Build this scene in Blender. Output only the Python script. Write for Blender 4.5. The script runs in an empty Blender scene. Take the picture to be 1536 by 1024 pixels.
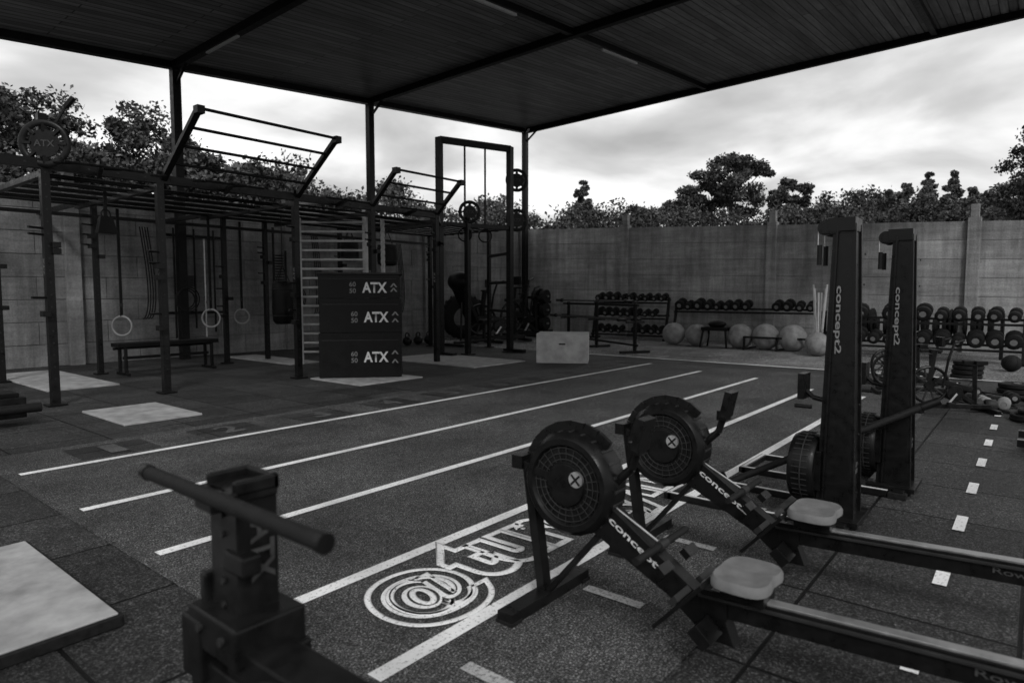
import bpy, bmesh, math, random
import numpy as np
from mathutils import Vector, Matrix
random.seed(7); rng=np.random.default_rng(7)
S=bpy.context.scene; COL=S.collection
V=Vector
# ------------------------------------------------------------------ materials
def nt(name):
    m=bpy.data.materials.new(name); m.use_nodes=True
    return m,m.node_tree,m.node_tree.nodes['Principled BSDF']
def N(t,kind,**kw):
    n=t.nodes.new(kind)
    for k,v in kw.items():
        if k in n.inputs.keys(): n.inputs[k].default_value=v
        else: setattr(n,k,v)
    return n
def ramp(t,src,stops):
    r=t.nodes.new('ShaderNodeValToRGB'); t.links.new(src,r.inputs[0])
    e=r.color_ramp.elements
    while len(e)<len(stops): e.new(.5)
    for i,(p,c) in enumerate(stops): e[i].position=p; e[i].color=(c,c,c,1)
    return r.outputs[0]
def mix(t,kind,a,b,fac=1.0):
    n=t.nodes.new('ShaderNodeMix'); n.data_type='RGBA'; n.blend_type=kind
    for s,x in ((0,fac),(6,a),(7,b)):
        if isinstance(x,(int,float)):
            n.inputs[s].default_value = x if s==0 else (x,x,x,1)
        else: t.links.new(x,n.inputs[s])
    return n.outputs[2]
def grey(name,val,rough=.5,scale=8,amt=.35,bump=.1,metal=0,spec=.5,island=0,dist=.01):
    m,t,b=nt(name)
    tc=N(t,'ShaderNodeTexCoord')
    n1=N(t,'ShaderNodeTexNoise',Scale=scale,Detail=8,Roughness=.6)
    t.links.new(tc.outputs['Object'],n1.inputs['Vector'])
    c=ramp(t,n1.outputs[0],[(.3,val*(1-amt)),(.7,val*(1+amt))])
    if island:
        g=N(t,'ShaderNodeNewGeometry')
        c=mix(t,'MULTIPLY',c,ramp(t,g.outputs['Random Per Island'],[(0,1-island),(1,1+island)]))
    t.links.new(c,b.inputs['Base Color'])
    b.inputs['Roughness'].default_value=rough; b.inputs['Metallic'].default_value=metal
    b.inputs['Specular IOR Level'].default_value=spec
    rr=ramp(t,n1.outputs[0],[(.3,max(rough-.12,.05)),(.7,min(rough+.15,1))]); t.links.new(rr,b.inputs['Roughness'])
    if bump:
        n2=N(t,'ShaderNodeTexNoise',Scale=scale*6,Detail=4)
        t.links.new(tc.outputs['Object'],n2.inputs['Vector'])
        bp=N(t,'ShaderNodeBump',Strength=bump,Distance=dist); t.links.new(n2.outputs[0],bp.inputs['Height'])
        t.links.new(bp.outputs[0],b.inputs['Normal'])
    return m
STEEL=grey('black_powder_steel',.008,.36,14,.4,.05,spec=.17)
PLASTIC=grey('black_plastic',.006,.33,20,.3,.06,spec=.2)
RUBBER=grey('black_rubber',.012,.65,30,.4,.2,spec=.15)
VINYL=grey('black_vinyl',.006,.45,6,.35,.08,spec=.14)
ALU=grey('brushed_aluminium',.5,.35,10,.25,.03,metal=.9)
GREYP=grey('grey_seat_foam',.14,.7,12,.25,.1,spec=.3)
DARKG=grey('dark_grey_plastic',.022,.5,12,.3,.05,spec=.2)
PRINT=grey('white_print',.55,.6,40,.2,0)
PRINTD=grey('grey_print',.17,.6,40,.2,0)
PRINTF=grey('faint_print',.05,.6,40,.2,0,spec=.2)
WOODL=grey('pale_wood',.4,.55,6,.25,.05)
RINGM=grey('ring_wood',.2,.55,6,.25,.05)
BALL=grey('grey_ball_rubber',.22,.6,5,.4,.15,spec=.3)
PLY=grey('worn_plywood',.36,.7,3,.35,.1,spec=.3)
def paint(name,val,wear=.45,lo=.08):
    m,t,b=nt(name); tc=N(t,'ShaderNodeTexCoord')
    n=N(t,'ShaderNodeTexNoise',Scale=60,Detail=6,Roughness=.75); t.links.new(tc.outputs['Object'],n.inputs['Vector'])
    n2=N(t,'ShaderNodeTexNoise',Scale=2.5,Detail=5); t.links.new(tc.outputs['Object'],n2.inputs['Vector'])
    a=ramp(t,n.outputs[0],[(.35,lo),(wear,1)])
    c=mix(t,'MULTIPLY',a,ramp(t,n2.outputs[0],[(.3,val*.65),(.65,val)]))
    t.links.new(c,b.inputs['Base Color']); b.inputs['Roughness'].default_value=.75;b.inputs['Specular IOR Level'].default_value=.2
    return m
PAINT=paint('worn_white_paint',.88); PAINT2=paint('faded_white_paint',.45,.52);PAINT3=paint('very_faded_paint',.15,.6,.2)
def floor_mat(name,base,seam,tile,speck,rough=.62,bumpd=.006,spec=.2,fs=110):
    m,t,b=nt(name); tc=N(t,'ShaderNodeTexCoord'); o=tc.outputs['Object']
    f=N(t,'ShaderNodeTexNoise',Scale=fs,Detail=3,Roughness=.75); t.links.new(o,f.inputs['Vector'])
    g=N(t,'ShaderNodeTexNoise',Scale=1.1,Detail=9,Roughness=.7); t.links.new(o,g.inputs['Vector'])
    h=N(t,'ShaderNodeTexNoise',Scale=26,Detail=8,Roughness=.85); t.links.new(o,h.inputs['Vector'])
    c=ramp(t,f.outputs[0],[(.35,base*(1-speck)),(.53,base),(.72,base*(1+speck*7))])
    c=mix(t,'MULTIPLY',c,ramp(t,g.outputs[0],[(.28,.45),(.72,1.7)]))
    c=mix(t,'MULTIPLY',c,ramp(t,h.outputs[0],[(.32,.3),(.68,1.9)]))
    if seam:
        br=N(t,'ShaderNodeTexBrick',offset=0.0,Scale=1.0)
        br.inputs['Mortar Size'].default_value=.010; br.inputs['Mortar Smooth'].default_value=.35
        br.inputs['Brick Width'].default_value=tile; br.inputs['Row Height'].default_value=tile
        br.inputs['Color1'].default_value=(.72,.72,.72,1); br.inputs['Color2'].default_value=(1.25,1.25,1.25,1)
        br.inputs['Mortar'].default_value=(.04,.04,.04,1)
        t.links.new(o,br.inputs['Vector'])
        c=mix(t,'MULTIPLY',c,br.outputs[0])
    t.links.new(c,b.inputs['Base Color'])
    b.inputs['Specular IOR Level'].default_value=spec
    rr=ramp(t,g.outputs[0],[(.3,rough-.15),(.7,rough+.15)]); t.links.new(rr,b.inputs['Roughness'])
    bp=N(t,'ShaderNodeBump',Strength=.9,Distance=bumpd); t.links.new(f.outputs[0],bp.inputs['Height'])
    bp2=N(t,'ShaderNodeBump',Strength=.7,Distance=.012); t.links.new(h.outputs[0],bp2.inputs['Height']); t.links.new(bp.outputs[0],bp2.inputs['Normal'])
    last=bp2
    if seam:
        bp3=N(t,'ShaderNodeBump',Strength=.8,Distance=.01); t.links.new(br.outputs['Fac'],bp3.inputs['Height']);bp3.invert=True;t.links.new(bp2.outputs[0],bp3.inputs['Normal']);last=bp3
    t.links.new(last.outputs[0],b.inputs['Normal'])
    return m
TILE=floor_mat('rubber_tiles',.030,True,.8,.75,.6)
TURF=floor_mat('training_turf',.058,False,1,.78,.8,.012)
GRAVEL=floor_mat('gravel',.13,False,1,.75,.85,.02,fs=40)
EARTH=floor_mat('earth',.07,False,1,.6,.9)
MAT=grey('grey_platform_mat',.33,.7,5,.35,.15,spec=.3)
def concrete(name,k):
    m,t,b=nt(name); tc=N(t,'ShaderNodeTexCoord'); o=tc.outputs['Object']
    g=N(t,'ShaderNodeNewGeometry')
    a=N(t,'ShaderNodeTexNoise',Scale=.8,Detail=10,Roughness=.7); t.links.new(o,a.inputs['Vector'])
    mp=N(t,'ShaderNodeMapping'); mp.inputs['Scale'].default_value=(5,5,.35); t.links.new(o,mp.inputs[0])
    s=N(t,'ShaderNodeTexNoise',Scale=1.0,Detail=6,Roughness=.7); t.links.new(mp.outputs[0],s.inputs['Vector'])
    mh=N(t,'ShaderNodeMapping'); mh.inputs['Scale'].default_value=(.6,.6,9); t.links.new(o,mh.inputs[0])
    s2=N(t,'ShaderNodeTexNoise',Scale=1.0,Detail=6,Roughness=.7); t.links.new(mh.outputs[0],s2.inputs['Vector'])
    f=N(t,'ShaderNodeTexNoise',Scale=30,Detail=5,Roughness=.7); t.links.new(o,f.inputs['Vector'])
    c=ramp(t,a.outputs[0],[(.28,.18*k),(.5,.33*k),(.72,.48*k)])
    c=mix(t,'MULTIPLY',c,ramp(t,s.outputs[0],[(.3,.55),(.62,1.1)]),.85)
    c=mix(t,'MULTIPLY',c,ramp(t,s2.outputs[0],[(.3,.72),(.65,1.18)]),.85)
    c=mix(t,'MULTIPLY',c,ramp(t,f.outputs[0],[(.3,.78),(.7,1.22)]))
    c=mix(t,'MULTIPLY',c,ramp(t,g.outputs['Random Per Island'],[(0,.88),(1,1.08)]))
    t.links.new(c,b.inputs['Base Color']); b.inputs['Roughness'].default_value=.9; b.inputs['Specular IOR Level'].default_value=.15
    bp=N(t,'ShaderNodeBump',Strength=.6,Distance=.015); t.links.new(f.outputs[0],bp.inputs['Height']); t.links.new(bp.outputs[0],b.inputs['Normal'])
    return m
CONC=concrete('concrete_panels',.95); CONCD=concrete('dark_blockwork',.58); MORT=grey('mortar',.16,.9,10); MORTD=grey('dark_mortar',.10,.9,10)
def roofm():
    m,t,b=nt('dark_roof_boards'); tc=N(t,'ShaderNodeTexCoord'); o=tc.outputs['Object']
    br=N(t,'ShaderNodeTexBrick',offset=.37,Scale=1.0); t.links.new(o,br.inputs['Vector'])
    br.inputs['Mortar Size'].default_value=.012; br.inputs['Brick Width'].default_value=4.5; br.inputs['Row Height'].default_value=.16
    br.inputs['Color1'].default_value=(.7,.7,.7,1); br.inputs['Color2'].default_value=(1.3,1.3,1.3,1); br.inputs['Mortar'].default_value=(.15,.15,.15,1)
    mp=N(t,'ShaderNodeMapping'); mp.inputs['Scale'].default_value=(.5,7,1); t.links.new(o,mp.inputs[0])
    n=N(t,'ShaderNodeTexNoise',Scale=1.5,Detail=8,Roughness=.75); t.links.new(mp.outputs[0],n.inputs['Vector'])
    c=mix(t,'MULTIPLY',ramp(t,n.outputs[0],[(.3,.08),(.7,.30)]),br.outputs[0])
    t.links.new(c,b.inputs['Base Color']); b.inputs['Roughness'].default_value=.42; b.inputs['Specular IOR Level'].default_value=.35
    bp=N(t,'ShaderNodeBump',Strength=.7,Distance=.02); t.links.new(br.outputs[0],bp.inputs['Height']); t.links.new(bp.outputs[0],b.inputs['Normal'])
    return m
ROOF=roofm()
def foliage(name,lo,hi):
    m,t,b=nt(name); tc=N(t,'ShaderNodeTexCoord'); g=N(t,'ShaderNodeNewGeometry')
    n=N(t,'ShaderNodeTexNoise',Scale=.8,Detail=4); t.links.new(tc.outputs['Object'],n.inputs['Vector'])
    c=ramp(t,n.outputs[0],[(.35,lo),(.65,hi)])
    c=mix(t,'MULTIPLY',c,ramp(t,g.outputs['Random Per Island'],[(0,.4),(1,1.8)]))
    t.links.new(c,b.inputs['Base Color']); b.inputs['Roughness'].default_value=.6; b.inputs['Specular IOR Level'].default_value=.2
    return m
FOL=foliage('foliage',.045,.12); FOLD=foliage('dark_foliage',.028,.075)
BARK=grey('bark',.04,.9,6,.5,.5)
# ------------------------------------------------------------------ mesh builder
class B:
    def __init__(s): s.v=[];s.f=[];s.mi=[];s.sm=[];s.mats=[]
    def add(s,vs,fs,mat,smooth=False):
        if mat not in s.mats: s.mats.append(mat)
        k=s.mats.index(mat); o=len(s.v)
        s.v+= [tuple(x) for x in vs]
        for f in fs: s.f.append([i+o for i in f]); s.mi.append(k); s.sm.append(smooth)
    def box(s,c,size,mat,R=None,top=1.0):
        c=V(c); vs=[]
        for z in (-.5,.5):
            k=top if z>0 else 1
            for x,y in ((-.5,-.5),(.5,-.5),(.5,.5),(-.5,.5)):
                p=V((x*size[0]*k,y*size[1]*k,z*size[2]))
                if R is not None: p=R@p
                vs.append(c+p)
        s.add(vs,[(3,2,1,0),(4,5,6,7),(0,1,5,4),(1,2,6,5),(2,3,7,6),(3,0,4,7)],mat)
    def beam(s,p,q,w,h,mat,up=(0,0,1)):
        p=V(p);q=V(q);d=(q-p).normalized();u=V(up)
        if abs(d.dot(u))>.95:u=V((0,1,0))
        r=d.cross(u).normalized();u=r.cross(d).normalized()
        vs=[]
        for e in (p,q):
            for a,b in ((-.5,-.5),(.5,-.5),(.5,.5),(-.5,.5)): vs.append(e+r*a*w+u*b*h)
        s.add(vs,[(3,2,1,0),(4,5,6,7),(0,1,5,4),(1,2,6,5),(2,3,7,6),(3,0,4,7)],mat)
    def cyl(s,p,q,r,mat,n=12,r2=None):
        p=V(p);q=V(q);r2=r if r2 is None else r2
        d=(q-p).normalized();u=V((0,0,1)) if abs(d.z)<.9 else V((1,0,0))
        a=d.cross(u).normalized();b=d.cross(a)
        vs=[];
        for e,rr in ((p,r),(q,r2)):
            for i in range(n):
                t=2*math.pi*i/n; vs.append(e+(a*math.cos(t)+b*math.sin(t))*rr)
        s.add(vs,[(i,(i+1)%n,n+(i+1)%n,n+i) for i in range(n)],mat,True)
        s.add(vs[:n],[tuple(range(n))],mat); s.add(vs[n:],[tuple(range(n))],mat)
    def tube(s,pts,r,mat,n=8):
        for a,b in zip(pts,pts[1:]): s.cyl(a,b,r,mat,n)
    def torus(s,c,ax,R,r,mat,n=28,m=8,squash=1):
        c=V(c);ax=V(ax).normalized();u=V((0,0,1)) if abs(ax.z)<.9 else V((1,0,0))
        a=ax.cross(u).normalized();b=ax.cross(a);vs=[];fs=[]
        for i in range(n):
            t=2*math.pi*i/n;d=a*math.cos(t)+b*math.sin(t)
            for j in range(m):
                q=2*math.pi*j/m; vs.append(c+d*(R+r*math.cos(q))+ax*r*squash*math.sin(q))
        for i in range(n):
            for j in range(m): fs.append((i*m+j,((i+1)%n)*m+j,((i+1)%n)*m+(j+1)%m,i*m+(j+1)%m))
        s.add(vs,fs,mat,True)
    def lathe(s,c,ax,prof,mat,n=24):
        c=V(c);ax=V(ax).normalized();u=V((0,0,1)) if abs(ax.z)<.9 else V((1,0,0))
        a=ax.cross(u).normalized();b=ax.cross(a);vs=[];fs=[]
        for h,r in prof:
            for i in range(n):
                t=2*math.pi*i/n; vs.append(c+ax*h+(a*math.cos(t)+b*math.sin(t))*max(r,.0005))
        for k in range(len(prof)-1):
            for i in range(n): fs.append((k*n+i,k*n+(i+1)%n,(k+1)*n+(i+1)%n,(k+1)*n+i))
        s.add(vs,fs,mat,True)
    def sphere(s,c,r,mat,sc=(1,1,1),n=20,m=12):
        c=V(c);vs=[];fs=[]
        for j in range(m+1):
            p=math.pi*j/m
            for i in range(n):
                t=2*math.pi*i/n
                vs.append(c+V((sc[0]*math.sin(p)*math.cos(t),sc[1]*math.sin(p)*math.sin(t),sc[2]*math.cos(p)))*r)
        for j in range(m):
            for i in range(n): fs.append((j*n+i,j*n+(i+1)%n,(j+1)*n+(i+1)%n,(j+1)*n+i))
        s.add(vs,fs,mat,True)
    def poly(s,pts,nrm,th,mat):
        n=len(pts);d=V(nrm).normalized()*th
        vs=[V(p) for p in pts]+[V(p)+d for p in pts]
        s.add(vs,[tuple(range(n)),tuple(range(n,2*n))]+[(i,(i+1)%n,n+(i+1)%n,n+i) for i in range(n)],mat)
    def done(s,name,bevel=0,parent=None):
        a=np.array([tuple(x) for x in s.v]); lo=a.min(0);hi=a.max(0)
        o=V(((lo[0]+hi[0])/2,(lo[1]+hi[1])/2,lo[2]))
        me=bpy.data.meshes.new(name); me.from_pydata([V(x)-o for x in s.v],[],s.f)
        for m in s.mats: me.materials.append(m)
        me.polygons.foreach_set('material_index',s.mi); me.polygons.foreach_set('use_smooth',s.sm)
        bm=bmesh.new();bm.from_mesh(me)
        bmesh.ops.recalc_face_normals(bm,faces=bm.faces)
        for e in bm.edges:
            if len(e.link_faces)==2 and e.calc_face_angle(0)>.75: e.smooth=False
        bm.to_mesh(me);bm.free();me.update()
        ob=bpy.data.objects.new(name,me);COL.objects.link(ob);ob.location=o
        if parent: par(ob,parent)
        if bevel:
            b=ob.modifiers.new('bevel','BEVEL');b.width=bevel;b.segments=2;b.limit_method='ANGLE';b.angle_limit=math.radians(50)
        return ob
def par(o,p):
    o.parent=p; o.matrix_parent_inverse=Matrix.Translation(p.location).inverted()
def fontmesh(body,offset,stroke=0):
    cu=bpy.data.curves.new('c','FONT');cu.body=body;cu.align_x='CENTER';cu.align_y='CENTER';cu.offset=offset
    if stroke: cu.fill_mode='NONE';cu.bevel_depth=stroke;cu.bevel_resolution=1
    ob=bpy.data.objects.new('t',cu);COL.objects.link(ob);bpy.context.view_layer.update()
    me=bpy.data.meshes.new_from_object(ob.evaluated_get(bpy.context.evaluated_depsgraph_get()))
    bpy.data.objects.remove(ob)
    n=len(me.vertices);a=np.empty(n*3);me.vertices.foreach_get('co',a);return me,a.reshape(-1,3)
def text(name,body,c,width,right,up,mat,parent=None,height=None,offset=0.0,stroke=0):
    m0,a0=fontmesh(body,0.0);lo=a0.min(0);hi=a0.max(0)
    me,a=fontmesh(body,offset,stroke);a=a-(lo+hi)/2
    me.name=name
    sx=width/(hi[0]-lo[0]); sy=sx if height is None else height/(hi[1]-lo[1])
    r=V(right).normalized();u=V(up).normalized();nn=np.array(r.cross(u));r=np.array(r);u=np.array(u)
    w=np.outer(a[:,0]*sx,r)+np.outer(a[:,1]*sy,u)
    if stroke: w+=np.outer(a[:,2]/stroke*.002,nn)
    me.vertices.foreach_set('co',w.ravel());me.materials.clear();me.materials.append(mat)
    me.polygons.foreach_set('material_index',[0]*len(me.polygons));me.update()
    o=bpy.data.objects.new(name,me);COL.objects.link(o);o.location=V(c)
    if parent: par(o,parent)
    return o
def sheet(name,x0,x1,y0,y1,z,mat):
    me=bpy.data.meshes.new(name);me.from_pydata([(x0,y0,z),(x1,y0,z),(x1,y1,z),(x0,y1,z)],[],[(0,1,2,3)])
    me.materials.append(mat);o=bpy.data.objects.new(name,me);COL.objects.link(o);return o
# ------------------------------------------------------------------ ground
sheet('ground',-300,300,-300,300,0,EARTH)
sheet('rubber_floor',-6,13.1,-9,14.95,.004,TILE)
sheet('gravel_yard',13.1,19.3,-9,14.95,.004,GRAVEL)
sheet('turf_lane',1.35,12.2,1.0,6.9,.008,TURF)
b=B()
def stripe(x0,x1,y0,y1,z=.0125,m=PAINT):
    b.add([(x0,y0,z),(x1,y0,z),(x1,y1,z),(x0,y1,z)],[(0,1,2,3)],m)
for y,x1 in ((6.08,12.0),(4.76,11.35),(3.63,11.0),(2.56,10.2),(1.82,9.9)):
    stripe(1.45,x1,y-.038,y+.038)
for i in range(5): stripe(1.69+i*.84,1.75+i*.84,1.32,1.62,m=PAINT2)
for i in range(9): stripe(2.72+i*.93,3.04+i*.93,.285,.345,m=PAINT)
stripe(12.95,13.05,-3,9.5,.014)
b.done('floor_markings')
b=B()
for i in range(10):
    x=2.24+i*1.08
    b.add([(x-.32,6.22,.012),(x+.32,6.22,.012),(x+.32,6.72,.012),(x-.32,6.72,.012)],[(0,1,2,3)],TILE)
nb=b.done('floor_number_plates')
for i in range(10):
    x=2.24+i*1.08
    text('number_%d'%(i+1),str(i+1),(x,6.47,.017),.09 if i==0 else (.2 if i<9 else .36),(1,0,0),(0,1,0),PAINT3,nb,height=.34,offset=.03)
lt=text('floor_lettering','@',(2.03,2.15,.0135),.48,(1,0,0),(0,1,0),PAINT,height=.50,offset=.055,stroke=.030)
text('lettering_core','@',(2.03,2.15,.0125),.44,(1,0,0),(0,1,0),PAINT,lt,height=.44,offset=-.015)
text('lettering_word','turogym',(3.42,2.17,.0135),2.15,(1,0,0),(0,1,0),PAINT,lt,height=.54,offset=.055,stroke=.034)
def mat(x0,x1,y0,y1,h=.025,name='floor_mat'):
    b=B();b.box(((x0+x1)/2,(y0+y1)/2,.006+h/2),(x1-x0,y1-y0,h),MAT);return b.done(name,.006)
mat(2.72,3.55,7.5,8.75);mat(3.0,3.95,11,14);mat(7.2,7.9,11.5,14);mat(9.1,10.7,8.3,11);mat(6.2,7.5,8.0,9.3)
b=B();b.box((-.2,3.6,.031),(2.47,1.31,.05),RUBBER);b.box((-.2,3.6,.060),(2.44,1.28,.01),MAT);b.done('lifting_platform',.005)
# ------------------------------------------------------------------ walls
def wall(name,axis,fixed,cuts,hfun,th,courses,sub,inward,CM,MM,g=.006):
    b=B()
    for a0,a1 in zip(cuts,cuts[1:]):
        for k in range(courses):
            n=sub
            offs=[0]+[ (j+ (.5 if k%2 else 0))/n for j in range(1 if not k%2 else 0,n)]+[1] if n>1 else [0,1]
            for o0,o1 in zip(offs,offs[1:]):
                p0=a0+(a1-a0)*o0;p1=a0+(a1-a0)*o1
                ins=random.uniform(0,.012)
                vs=[]
                for side in (0,1):
                    d=fixed+inward*(-ins if side==0 else -th)
                    for p in (p0+g,p1-g):
                        H=hfun(p)
                        for zz in (k/courses*H+g,(k+1)/courses*H-g):
                            vs.append((p,d,zz) if axis=='x' else (d,p,zz))
                b.add(vs,[(0,2,3,1),(4,5,7,6),(0,1,5,4),(2,6,7,3),(1,3,7,5),(0,4,6,2)],CM)
        vs=[]
        for d in (fixed-inward*.022,fixed-inward*(th-.02)):
            for p in (a0,a1):
                H=hfun(p)
                for zz in (0,H-.02): vs.append((p,d,zz) if axis=='x' else (d,p,zz))
        b.add(vs,[(0,2,3,1),(4,5,7,6),(0,1,5,4),(2,6,7,3),(1,3,7,5),(0,4,6,2)],MM)
    for p in cuts:
        H=hfun(p)+.08
        c=(p,fixed-inward*.03,H/2) if axis=='x' else (fixed-inward*.03,p,H/2)
        b.box(c,(.26,.26,H),CM)
        b.box((c[0],c[1],H+.16),(.17,.17,.32),CM)
    return b.done(name,.005)
wall('concrete_wall','y',19.2,[-8.13,-3.42,1.29,6.0,10.72,15.3],lambda y:3.16+.0473*(y-1.29),.18,7,1,-1,CONC,MORT,.005)
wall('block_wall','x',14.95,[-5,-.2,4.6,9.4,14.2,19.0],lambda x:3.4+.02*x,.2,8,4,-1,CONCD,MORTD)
# ------------------------------------------------------------------ roof canopy
def rz(x,y): return 5.78+.08*x+.028*(14.4-y)
b=B()
x0,x1,y0,y1=1.9,18.75,-1.2,14.65
b.add([(x0,y0,rz(x0,y0)),(x1,y0,rz(x1,y0)),(x1,y1,rz(x1,y1)),(x0,y1,rz(x0,y1)),
       (x0,y0,rz(x0,y0)+.12),(x1,y0,rz(x1,y0)+.12),(x1,y1,rz(x1,y1)+.12),(x0,y1,rz(x0,y1)+.12)],
      [(3,2,1,0),(4,5,6,7),(0,1,5,4),(1,2,6,5),(2,3,7,6),(3,0,4,7)],ROOF)
canopy=b.done('canopy_roof')
b=B()
def rb(p,q,w,h,drop): b.beam((p[0],p[1],rz(*p)-drop),(q[0],q[1],rz(*q)-drop),w,h,STEEL)
for x in (2.1,6.49,11.65,18.62): rb((x,-1.1),(x,14.4),.14,.16,.085)
for y in (-1.0,2.2,7.8,14.45): rb((2.0,y),(18.5,y),.12,.13,.07)
rb((18.83,-1.2),(18.83,14.7),.05,.22,-.03); rb((1.9,14.72),(18.8,14.72),.05,.22,-.03)
for x in (2.1,6.49,11.65,18.55):
    b.box((x,14.42,rz(x,14.4)/2-.08),(.17,.17,rz(x,14.4)-.16),STEEL)
    b.beam((x,14.4,rz(x,14.4)-.5),(x+.0,13.9,rz(x,13.9)-.15),.05,.05,STEEL)
b.box((18.55,-1.0,rz(18.5,-1)/2-.08),(.17,.17,rz(18.5,-1)-.16),STEEL)
fr=b.done('canopy_frame',.004,canopy)
b=B()
for (x,y,dx,dy) in ((9.0,7.8,1.5,0),(13.6,7.8,1.6,0),(6.49,12.4,0,1.2),(18.3,14.1,.3,.3)):
    b.beam((x-dx/2,y-dy/2,rz(x-dx/2,y-dy/2)-.17),(x+dx/2,y+dy/2,rz(x+dx/2,y+dy/2)-.17),.06,.05,PRINT)
b.done('tube_fixtures',.004,canopy)
# ------------------------------------------------------------------ rigs
def upright(b,x,y,h,s=.085):
    b.box((x,y,h/2+.01),(s,s,h),STEEL); b.box((x,y,.02),(s*2.2,s*2.2,.02),STEEL)
    z=.35
    while z<h-.1:
        b.cyl((x-.001-s/2,y,z),(x-s/2-.003,y,z),.011,DARKG,8); b.cyl((x,y-s/2-.001,z),(x,y-s/2-.003,z),.011,DARKG,8); z+=.15
b=B()
F=9.6;K=12.8;Z=3.0
fx=[.6,2.7,4.05,6.18,7.76,9.4]; kx=[.6,2.9,4.3,6.6,7.5,9.4,12.3]
for x in fx: upright(b,x,F,3.6 if x==2.7 else 3.1,.095)
for x in kx: upright(b,x,K,3.1)
b.beam((.6,F,Z),(9.4,F,Z),.085,.12,STEEL); b.beam((.6,K,Z),(12.3,K,Z),.085,.1,STEEL)
b.beam((.6,K,Z-.25),(12.3,K,Z-.25),.06,.06,STEEL)
for x in (2.7,4.05,6.18,7.76,9.4): b.beam((x,F,Z-.11),(x,K,Z-.11),.075,.075,STEEL)
for x in (2.7,4.05,6.18): b.beam((x+.02,K,Z-.05),(x+.02,14.9,Z-.05),.075,.075,STEEL)
for i in range(16):
    y=F+.25+i*.19
    for xa,xb in ((2.7,4.05),(4.05,6.18),(6.18,7.76),(7.76,9.4)):
        if (i+int(xa))%3!=1: b.cyl((xa,y,Z-.08),(xb,y,Z-.08),.017,STEEL,8)
for i in range(5): b.cyl((2.7+i*.55,F-.35,Z-.02),(2.9+i*.55,F-.35,Z+.0),.016,STEEL,8)
for x in (3.3,5.0,7.0,8.6):
    b.beam((x,F,Z-.06),(x-.1,F-.4,Z+.0),.05,.06,STEEL);b.cyl((x-.5,F-.4,Z),(x+.4,F-.4,Z),.017,STEEL,8)
def incline(xa,xb,d,zt,rungs):
    for x in (xa,xb):
        b.beam((x,F+.12,Z-.1),(x,F-d,zt),.085,.06,STEEL)
        b.box((x,F-d,zt-.02),(.1,.12,.1),STEEL)
    for i in range(rungs):
        t=(i+1)/rungs; b.cyl((xa,F-d*t,Z+(zt-Z)*t),(xb,F-d*t,Z+(zt-Z)*t),.021,STEEL,10)
incline(4.1,6.2,1.13,3.78,4); incline(7.76,9.4,.7,3.6,3)
for x,y in [(q,F) for q in fx]+[(q,K) for q in kx]:
    for k in range(3):
        z=random.uniform(.9,2.6); b.box((x+random.choice((-.07,.07)),y-.05,z),(.09,.12,.07),STEEL)
        b.cyl((x,y,z+.2),(x-.22,y-.1,z+.2),.016,STEEL,8)
for i in range(26):
    x=.8+i*.34; b.box((x,F-.0445,Z+.0),(.028,.006,.028),DARKG)
rig=b.done('pull_up_rig',.004)
for x in fx[1:]: text('post_print','ATX',(x-.049,F,1.75),.2,(0,0,1),(0,1,0),PRINTD,rig,height=.05,offset=.01)
def disc_sign(parent,x,y,z,r,nm='disc_badge'):
    d=V((-.62,-.78,0)); c=V((x,y,z))
    b=B(); b.torus(c,d,r*.86,r*.14,STEEL,36,8,.5); b.cyl(c-d*.012,c+d*.012,r*.58,STEEL,28)
    for k in range(8):
        t=math.radians(45*k); a=V((-d.y,d.x,0))*math.cos(t)+V((0,0,1))*math.sin(t)
        b.beam(c+a*r*.5,c+a*r*.85,.05*r/.25,.03,STEEL)
    o=b.done(nm,0,parent)
    text(nm+'_print','ATX',c+d*.02,r*.75,(.78,-.62,0),(0,0,1),PRINTF,o,offset=.02)
disc_sign(rig,2.7,F-.08,3.24,.29)
b=B(); A=(10.5,10.6);C=(12.25,9.98);M=(11.15,10.35)
for p in (A,C): upright(b,p[0],p[1],4.9,.13)
upright(b,M[0],M[1],3.35,.11)
b.beam((A[0],A[1],4.86),(C[0],C[1],4.86),.12,.14,STEEL); b.beam((9.4,F,Z),(A[0],A[1],Z),.08,.1,STEEL)
b.beam((A[0],A[1],Z),(C[0],C[1],Z),.08,.1,STEEL); b.beam((C[0],C[1],Z),(12.3,K,Z),.08,.1,STEEL);b.beam((A[0],A[1],Z),(10.6,K,Z),.08,.1,STEEL)
for p in (A,C): b.box((p[0]+.05,p[1]-.1,.05),(.14,.6,.08),STEEL)
for i in range(8):
    y=K-.3-i*.3; b.cyl((10.55,y,Z-.05),(12.3,y,Z-.05),.018,STEEL,8)
for z in (1.0,1.7,2.4): b.beam((12.25,9.98,z),(13.0,11.3,z),.07,.07,STEEL)
upright(b,13.0,11.3,3.1)
tower=b.done('ring_tower',.004)
disc_sign(tower,M[0],M[1]-.07,3.3,.26);disc_sign(tower,C[0]+.2,C[1]-.05,4.15,.28);disc_sign(tower,C[0]+.2,C[1]-.05,3.2,.28)
def rings(x,y,z0,z1,r=.12,n=1,m=RINGM):
    b=B()
    for k in range(n):
        xx=x+k*.5;yy=y-k*.18
        b.beam((xx,yy,z0),(xx,yy,z1+r),.045,.02,VINYL)
        b.torus((xx,yy,z1),(-.7,-.6,.1*k),r,.018,m,28,8)
        b.box((xx,yy,z1+r+.2),(.05,.03,.06),DARKG)
    return b.done('gymnastic_rings')
rings(11.1,10.38,4.85,2.78,.15,2,STEEL)
rings(6.1,12.4,2.9,.95,.17);rings(4.6,12.6,2.9,.85,.17);rings(7.0,12.9,2.9,.95,.15)
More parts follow.
